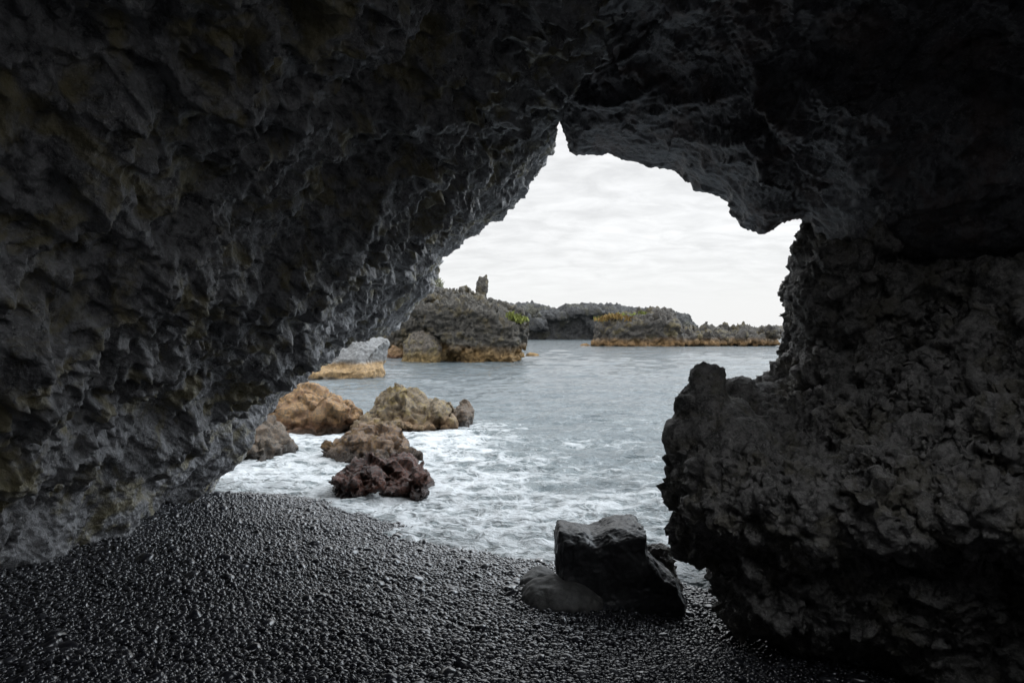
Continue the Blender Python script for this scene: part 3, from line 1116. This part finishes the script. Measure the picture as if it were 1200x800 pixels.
D1b = sea(423)
for i, (poly, mat, lab, dd, th, fs) in enumerate((
    ([(470, 430), (473, 404), (480, 391), (492, 386), (506, 388), (515, 397), (518, 412), (514, 430)], M_islb, 'rounded brown boulder leaning in the hollow at the foot of the near islet', D1b - 1.5, 1.2, 1.4),
    ([(452, 428), (454, 410), (460, 404), (468, 408), (473, 414), (474, 428)], M_tan, 'small tan shore rock left of the rounded boulder by the near islet', sea(420) - .5, .8, 1.0),
    ([(508, 430), (513, 416), (522, 409), (534, 411), (541, 418), (545, 430)], M_islb, 'dark low rock in the shaded hollow of the near islet', sea(422), .9, 1.0),
)):
    s = Solid(50 + i)
    s.lens(poly, dd, th, .5, .6)
    me = s.fuse('rock', .07, mat, 2)
    rough(me, fs, 660 + i, big=.12, lump=.09, fine=.02, crack=.04)
    put('rock', me, lab, 'rock')
s = Solid(54)
s.lens([(612, 420), (617, 414), (624, 413), (631, 415), (634, 420)], sea(416.5), .5, .6, .6)
me = s.fuse('rock', .06, M_isl, 1)
rough(me, .8, 668)
put('rock', me, 'tiny dark rock awash off the right end of the near islet', 'rock')
s = Solid(55)
s.lens([(677, 408), (681, 403), (687, 402), (692, 404), (696, 408)], sea(405), .7, .6, .6)
me = s.fuse('rock', .1, M_isl2, 1)
rough(me, 1.2, 669)
put('rock', me, 'tiny dark rock awash left of the far islet', 'rock')

# second islet, right of centre
D2 = sea(404.5)
isl2 = bpy.data.objects.new('lava_islet', None)
isl2.location = at(800, 404.5, D2)
tag(link(isl2), 'long low lava islet farther out with a scrubby high end and a tan shore band', 'islet')
IO = np.array(isl2.location)
s = Solid(43)
s.lens([(698, 412), (697, 394), (700, 382), (707, 374), (722, 371), (740, 370), (758, 367), (776, 365), (786, 367), (791, 375), (795, 384), (798, 412)], D2, 6, .75, .75)
s.lens([(770, 412), (780, 380), (800, 385), (815, 388), (830, 384), (838, 385), (850, 389), (862, 386), (874, 384), (886, 388), (898, 391), (906, 396), (909, 412)], D2 + 1, 5, .6, .75)
rr = random.Random(8)
for q in range(60):
    xx = rr.uniform(702, 905)
    top = 372 if xx < 790 else 389
    s.pe(xx, rr.uniform(top + 2, 402), D2 - rr.uniform(2, 5.2), rr.uniform(5, 13), rr.uniform(3, 8), rr.uniform(.8, 2), 14)
for q in range(44):
    xx = rr.uniform(792, 906)
    s.pe(xx, 387 + rr.uniform(-3, 3) + max(0, xx - 880) * .2, D2 + rr.uniform(-2, 2), rr.uniform(1.5, 4), rr.uniform(2, 6), rr.uniform(.4, .9), 12)
for q in range(14):
    xx = rr.uniform(745, 790)
    s.pe(xx, 369, D2 + rr.uniform(-2, 2), rr.uniform(3, 7), rr.uniform(3, 6), rr.uniform(.4, .9), 12)
for xx in range(700, 905, 12):
    s.pe(xx, 403, D2 - 5.0 + rr.uniform(-.5, .5), 10, 2.4, 1.2, 14)
me = s.fuse('rock_body', .24, M_isl2, 1)
rough(me, 3.0, 670, strata=.10, big=.05, lump=.06, fine=.03, crack=.05, zjag=.16, sharp=.08, fac=.14)
set_co(me, get_co(me) - IO)
link(bpy.data.objects.new('rock_body', me), isl2)
tuft('scrub', M_ochre, [at(x, y, D2 - 4.6) for x, y in ((706, 376), (714, 373), (722, 372), (732, 374), (742, 376), (750, 380), (735, 378))], .8, 330, isl2, IO, 4, .5)
tuft('grass_patch', M_grass, [at(x, y, D2 - 3.4) for x, y in ((705, 375), (715, 372), (728, 371), (738, 371), (752, 368))], .7, 160, isl2, IO, 5, .5)

# far coast and far reef
for nm, lab, poly, dd, th, vox, sc, nb, xr in (
    ('lava_headland', 'distant low dark lava headland stretching between the two islets', [(540, 404), (545, 366), (575, 359), (600, 361), (625, 360), (640, 364), (652, 367), (662, 362), (680, 361), (700, 361), (722, 362), (738, 366), (760, 366), (800, 372), (830, 404)], sea(397), 12, .42, 7, 90, (560, 760)),
    ('lava_reef', 'faraway flat lava reef at the right edge of the sea near the horizon', [(872, 400), (885, 387), (905, 385.5), (925, 385), (945, 384.5), (970, 386), (990, 400)], sea(393.5), 14, .6, 8, 30, (880, 970)),
):
    s = Solid(60)
    s.lens(poly, dd, th, .9, .9)
    rr = random.Random(9)
    tp = [p for p in poly[1:-1]]
    for q in range(nb):
        xx = rr.uniform(*xr)
        yt = np.interp(xx, [p[0] for p in tp], [p[1] for p in tp])
        if rr.random() < .5:
            s.pe(xx, yt + 1, dd + rr.uniform(-8, 4), rr.uniform(1.5, 5), rr.uniform(2, 5), rr.uniform(.8, 2), 12)
        else:
            s.pe(xx, yt + rr.uniform(4, 26) * (.4 if nm == 'lava_reef' else 1), dd - th + rr.uniform(-2, 2), rr.uniform(6, 14), rr.uniform(3, 9) * (.4 if nm == 'lava_reef' else 1), rr.uniform(2, 5), 14)
    me = s.fuse('lava_headland', vox, M_coast if nm == 'lava_headland' else M_isl2, 1)
    rough(me, sc * .8, 680, big=.04, lump=.06, fine=.03, zjag=.14, sharp=.07, fac=.10)
    put(nm, me, lab, 'headland' if nm == 'lava_headland' else 'reef')
print('T islets', time.time() - T0)

# ------------------------------------------------------------------ sea
rows = np.concatenate([np.linspace(900, 560, 330), np.linspace(559.5, 395, 420), np.linspace(394.6, 387.35, 60)])
yy = sea(rows)
yy = np.maximum.accumulate(yy)
cols = np.linspace(-1.25, 1.15, 620)
Yg = np.repeat(yy[:, None], len(cols), 1)
Xg = Yg * cols[None, :]
P = np.stack([Xg.ravel(), Yg.ravel(), np.zeros(Xg.size)], 1).astype(np.float32)
sd_ = shore_dist(P[:, 0], P[:, 1])                       # negative at sea
off = -sd_
Q = P * np.array([.55, 1.0, 1]) + .25 * np.stack([fbm(P * .3, 2, 71), fbm(P * .3, 2, 73), np.zeros(len(P))], 1)
fade = lambda a, b_: 1 - sstep(a, b_, P[:, 1])
h = .060 * fbm(Q * .30, 2, 81) * (1 - sstep(60, 200, P[:, 1])) * 2.4
h += .065 * ridged(Q * .62, 2, 85) * fade(50, 120) * .8
h += .045 * ridged(Q * 1.7, 3, 87) * fade(26, 60)
h += .012 * fbm(P * 5, 2, 89) * fade(10, 22)
foam0 = np.exp(-np.maximum(off, 0) / 5)
calm = .35 + .65 * sstep(.3, 4, off)
h = h * calm
h -= .02
h += .05 * np.clip(foam0, 0, .8) * fbm(P * 4.5, 3, 99) * fade(14, 26)
h += .055 * (1 - sstep(0.0, 1.2, off)) * (1 + 1.4 * perlin(P * 1.4, 91))   # wash running up the beach
# foam amount: heavy by the beach and in the rocky bay, thinning seaward
rk = np.array([(at((min(p[0] for p in pl) + max(p[0] for p in pl)) / 2, 0, dist)[0], dist, (max(p[0] for p in pl) - min(p[0] for p in pl)) / 2 / F * dist)
               for (_, _, _, polys, dist, *_r) in ROCKS for pl in polys])
dr = np.min(np.stack([np.hypot(P[:, 0] - x, (P[:, 1] - y) * .9) - r for x, y, r in rk]), 0)
foam = .45 * np.exp(-np.maximum(off, 0) / 3.2) + .42 * np.exp(-np.maximum(dr, 0) / 1.2) + .30 * np.exp(-np.maximum(off, 0) / 9)
bay = sstep(1.0, -2.0, P[:, 0]) * (1 - sstep(15.5, 18.5, P[:, 1]))
foam += .38 * bay
foam += .38 * fbm(P * np.array([.45, .8, 1]), 4, 95)
foam *= 1 - sstep(17, 27, P[:, 1])
me = grid_mesh('sea', np.stack([P[:, 0], P[:, 1], h], 1).reshape(Xg.shape + (3,)), None)
add_attr(me, 'foam', np.minimum(np.clip(foam, 0, 1.2), .63 + .10 * bay + .16 * fbm(P * 1.1, 3, 97)))
m, t, b = nt('sea_water')
B = NB(t)
geo = B.new('ShaderNodeNewGeometry')
pos = geo.outputs['Position']
mp = B.new('ShaderNodeMapping')
mp.inputs['Scale'].default_value = (.6, 1, 1)
B.link(pos, mp.inputs[0])
n_s = B.noise(mp.outputs[0], 5.5, 4, .6, .5)
n_m = B.noise(mp.outputs[0], 1.1, 4, .6, .6)
at_ = B.new('ShaderNodeAttribute', attribute_name='foam')
fo = at_.outputs['Fac']
wv = B.new('ShaderNodeTexNoise')
wv.inputs['Scale'].default_value = 1.3
wv.inputs['Detail'].default_value = 4
B.link(pos, wv.inputs['Vector'])
wp = B.new('ShaderNodeMix', data_type='VECTOR')
wp.inputs[0].default_value = .42
B.link(mp.outputs[0], wp.inputs[4])
B.link(wv.outputs['Color'], wp.inputs[5])
v1 = B.new('ShaderNodeTexVoronoi', feature='DISTANCE_TO_EDGE')
v1.inputs['Scale'].default_value = 3.4
B.link(wp.outputs[1], v1.inputs['Vector'])
v2 = B.new('ShaderNodeTexVoronoi', feature='DISTANCE_TO_EDGE')
v2.inputs['Scale'].default_value = 9
B.link(wp.outputs[1], v2.inputs['Vector'])
lace = B.math('MAXIMUM', B.mapr(v1.outputs[0], 0, .22, 1, 0), B.math('MULTIPLY', B.mapr(v2.outputs[0], 0, .2, 1, 0), .75))
patch = B.noise(mp.outputs[0], 2.4, 7, .68, .7)
pat = B.math('ADD', B.math('MULTIPLY', lace, .35), patch)        # about .35 .. 1
thr = B.math('SUBTRACT', 1.12, B.math('MULTIPLY', fo, .78))
fm = B.mapr(B.math('SUBTRACT', pat, thr), -.20, .32)
wcol = B.mix(B.mapr(n_m, .35, .65), (.062, .080, .090), (.105, .126, .136))
wcol = B.mix(B.math('MULTIPLY', fo, .45), wcol, (.16, .20, .20))  # aerated milky water under the foam
B.link(B.mix(fm, wcol, (.45, .465, .475)), b.inputs['Base Color'])
B.link(B.mapr(fm, 0, 1, .09, .7, False), b.inputs['Roughness'])
b.inputs['IOR'].default_value = 1.33
bh = B.math('ADD', B.math('MULTIPLY', n_s, .22), B.math('MULTIPLY', n_m, .55))
bh = B.math('ADD', bh, B.math('MULTIPLY', B.noise(mp.outputs[0], .28, 3, .6, .4), 1.2))
bh = B.math('ADD', bh, B.math('MULTIPLY', fm, .06))
bh = B.math('ADD', bh, B.math('MULTIPLY', B.noise(pos, 22, 3, .6), .018))
bp = B.new('ShaderNodeBump')
bp.inputs['Strength'].default_value = .8
bp.inputs['Distance'].default_value = .5
B.link(bh, bp.inputs['Height'])
B.link(bp.outputs[0], b.inputs['Normal'])
me.materials.clear()
me.materials.append(m)
tag(link(bpy.data.objects.new('sea', me)), kind='structure')
print('T sea', time.time() - T0)

# ------------------------------------------------------------------ sky and sun
w = bpy.data.worlds.new('World')
scene.world = w
w.use_nodes = True
t = w.node_tree
t.nodes.clear()
B = NB(t)
out = B.new('ShaderNodeOutputWorld')
bg = B.new('ShaderNodeBackground')
bg.inputs[1].default_value = .1
B.link(bg.outputs[0], out.inputs[0])
SUN_EL, SUN_AZ = math.radians(50), math.radians(72)     # azimuth clockwise from +Y
sky = B.new('ShaderNodeTexSky', sky_type='NISHITA')
sky.sun_disc = False
sky.sun_elevation = SUN_EL
sky.sun_rotation = SUN_AZ
tc = B.new('ShaderNodeTexCoord')
sep = B.new('ShaderNodeSeparateXYZ')
B.link(tc.outputs['Generated'], sep.inputs[0])
zc = B.math('ADD', B.math('MAXIMUM', sep.outputs[2], 0), .16)
cb = B.new('ShaderNodeCombineXYZ')
B.link(B.math('DIVIDE', sep.outputs[0], zc), cb.inputs[0])
B.link(B.math('DIVIDE', sep.outputs[1], zc), cb.inputs[1])
mp = B.new('ShaderNodeMapping')
mp.inputs['Scale'].default_value = (1.3, 1.8, 1)
mp.inputs['Rotation'].default_value = (0, 0, .12)
B.link(cb.outputs[0], mp.inputs[0])
n1 = B.noise(mp.outputs[0], 3.6, 7, .62, .5)
n2 = B.noise(mp.outputs[0], .5, 3, .5, .3)
low = B.mapr(sep.outputs[2], .02, .14)                    # clouds melt together near the horizon
cl = B.math('ADD', B.math('MULTIPLY', B.math('SUBTRACT', n1, .5), 1.0), B.math('MULTIPLY', B.math('SUBTRACT', n2, .5), .8))
cl = B.math('MULTIPLY', cl, low)
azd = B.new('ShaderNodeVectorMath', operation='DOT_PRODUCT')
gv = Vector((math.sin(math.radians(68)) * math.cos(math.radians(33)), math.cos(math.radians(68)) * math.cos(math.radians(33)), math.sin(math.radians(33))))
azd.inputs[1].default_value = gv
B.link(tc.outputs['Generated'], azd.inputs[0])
glow = B.mapr(azd.outputs['Value'], .66, 1.0, 0, 3.6)        # glow added right of the view to light the cave wall
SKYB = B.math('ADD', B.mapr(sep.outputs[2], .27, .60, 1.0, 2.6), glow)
cv = B.math('MULTIPLY', B.mapr(cl, -.28, .28, 7.2, 9.4), SKYB)   # overcast, boosted above the view to light the cave
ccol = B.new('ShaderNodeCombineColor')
blue = B.math('MULTIPLY', B.math('SUBTRACT', SKYB, 1.0), .02)      # boosted sky is also tinted bluer
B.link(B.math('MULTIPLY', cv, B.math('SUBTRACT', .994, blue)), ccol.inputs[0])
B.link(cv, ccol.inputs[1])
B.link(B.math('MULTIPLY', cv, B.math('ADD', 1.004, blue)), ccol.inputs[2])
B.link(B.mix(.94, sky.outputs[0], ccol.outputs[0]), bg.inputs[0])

sl = bpy.data.lights.new('sun', 'SUN')
sl.energy = .6
sl.angle = math.radians(16)
sl.color = (1, .96, .9)
so = link(bpy.data.objects.new('sun', sl))
dirv = Vector((math.sin(SUN_AZ) * math.cos(SUN_EL), math.cos(SUN_AZ) * math.cos(SUN_EL), math.sin(SUN_EL)))
so.rotation_euler = dirv.to_track_quat('Z', 'Y').to_euler()
so.location = dirv * 50

# ------------------------------------------------------------------ camera and render settings
cam = bpy.data.cameras.new('camera')
cam.sensor_width = 36
cam.lens = 24
cam.shift_y = -(400 - HY) / 1200
cam.clip_end = 20000
cam.clip_start = .05
co = link(bpy.data.objects.new('camera', cam))
co.location = (0, 0, H)
co.rotation_euler = (math.pi / 2, 0, 0)
scene.camera = co
scene.view_settings.view_transform = 'Standard'
scene.view_settings.look = 'None'
scene.view_settings.exposure = .18
scene.view_settings.gamma = 1
c = scene.cycles
c.use_denoising = True
c.max_bounces = 8
c.diffuse_bounces = 5
c.glossy_bounces = 3
c.use_adaptive_sampling = True
c.adaptive_threshold = .015
c.sample_clamp_indirect = 6
print('T done', time.time() - T0)
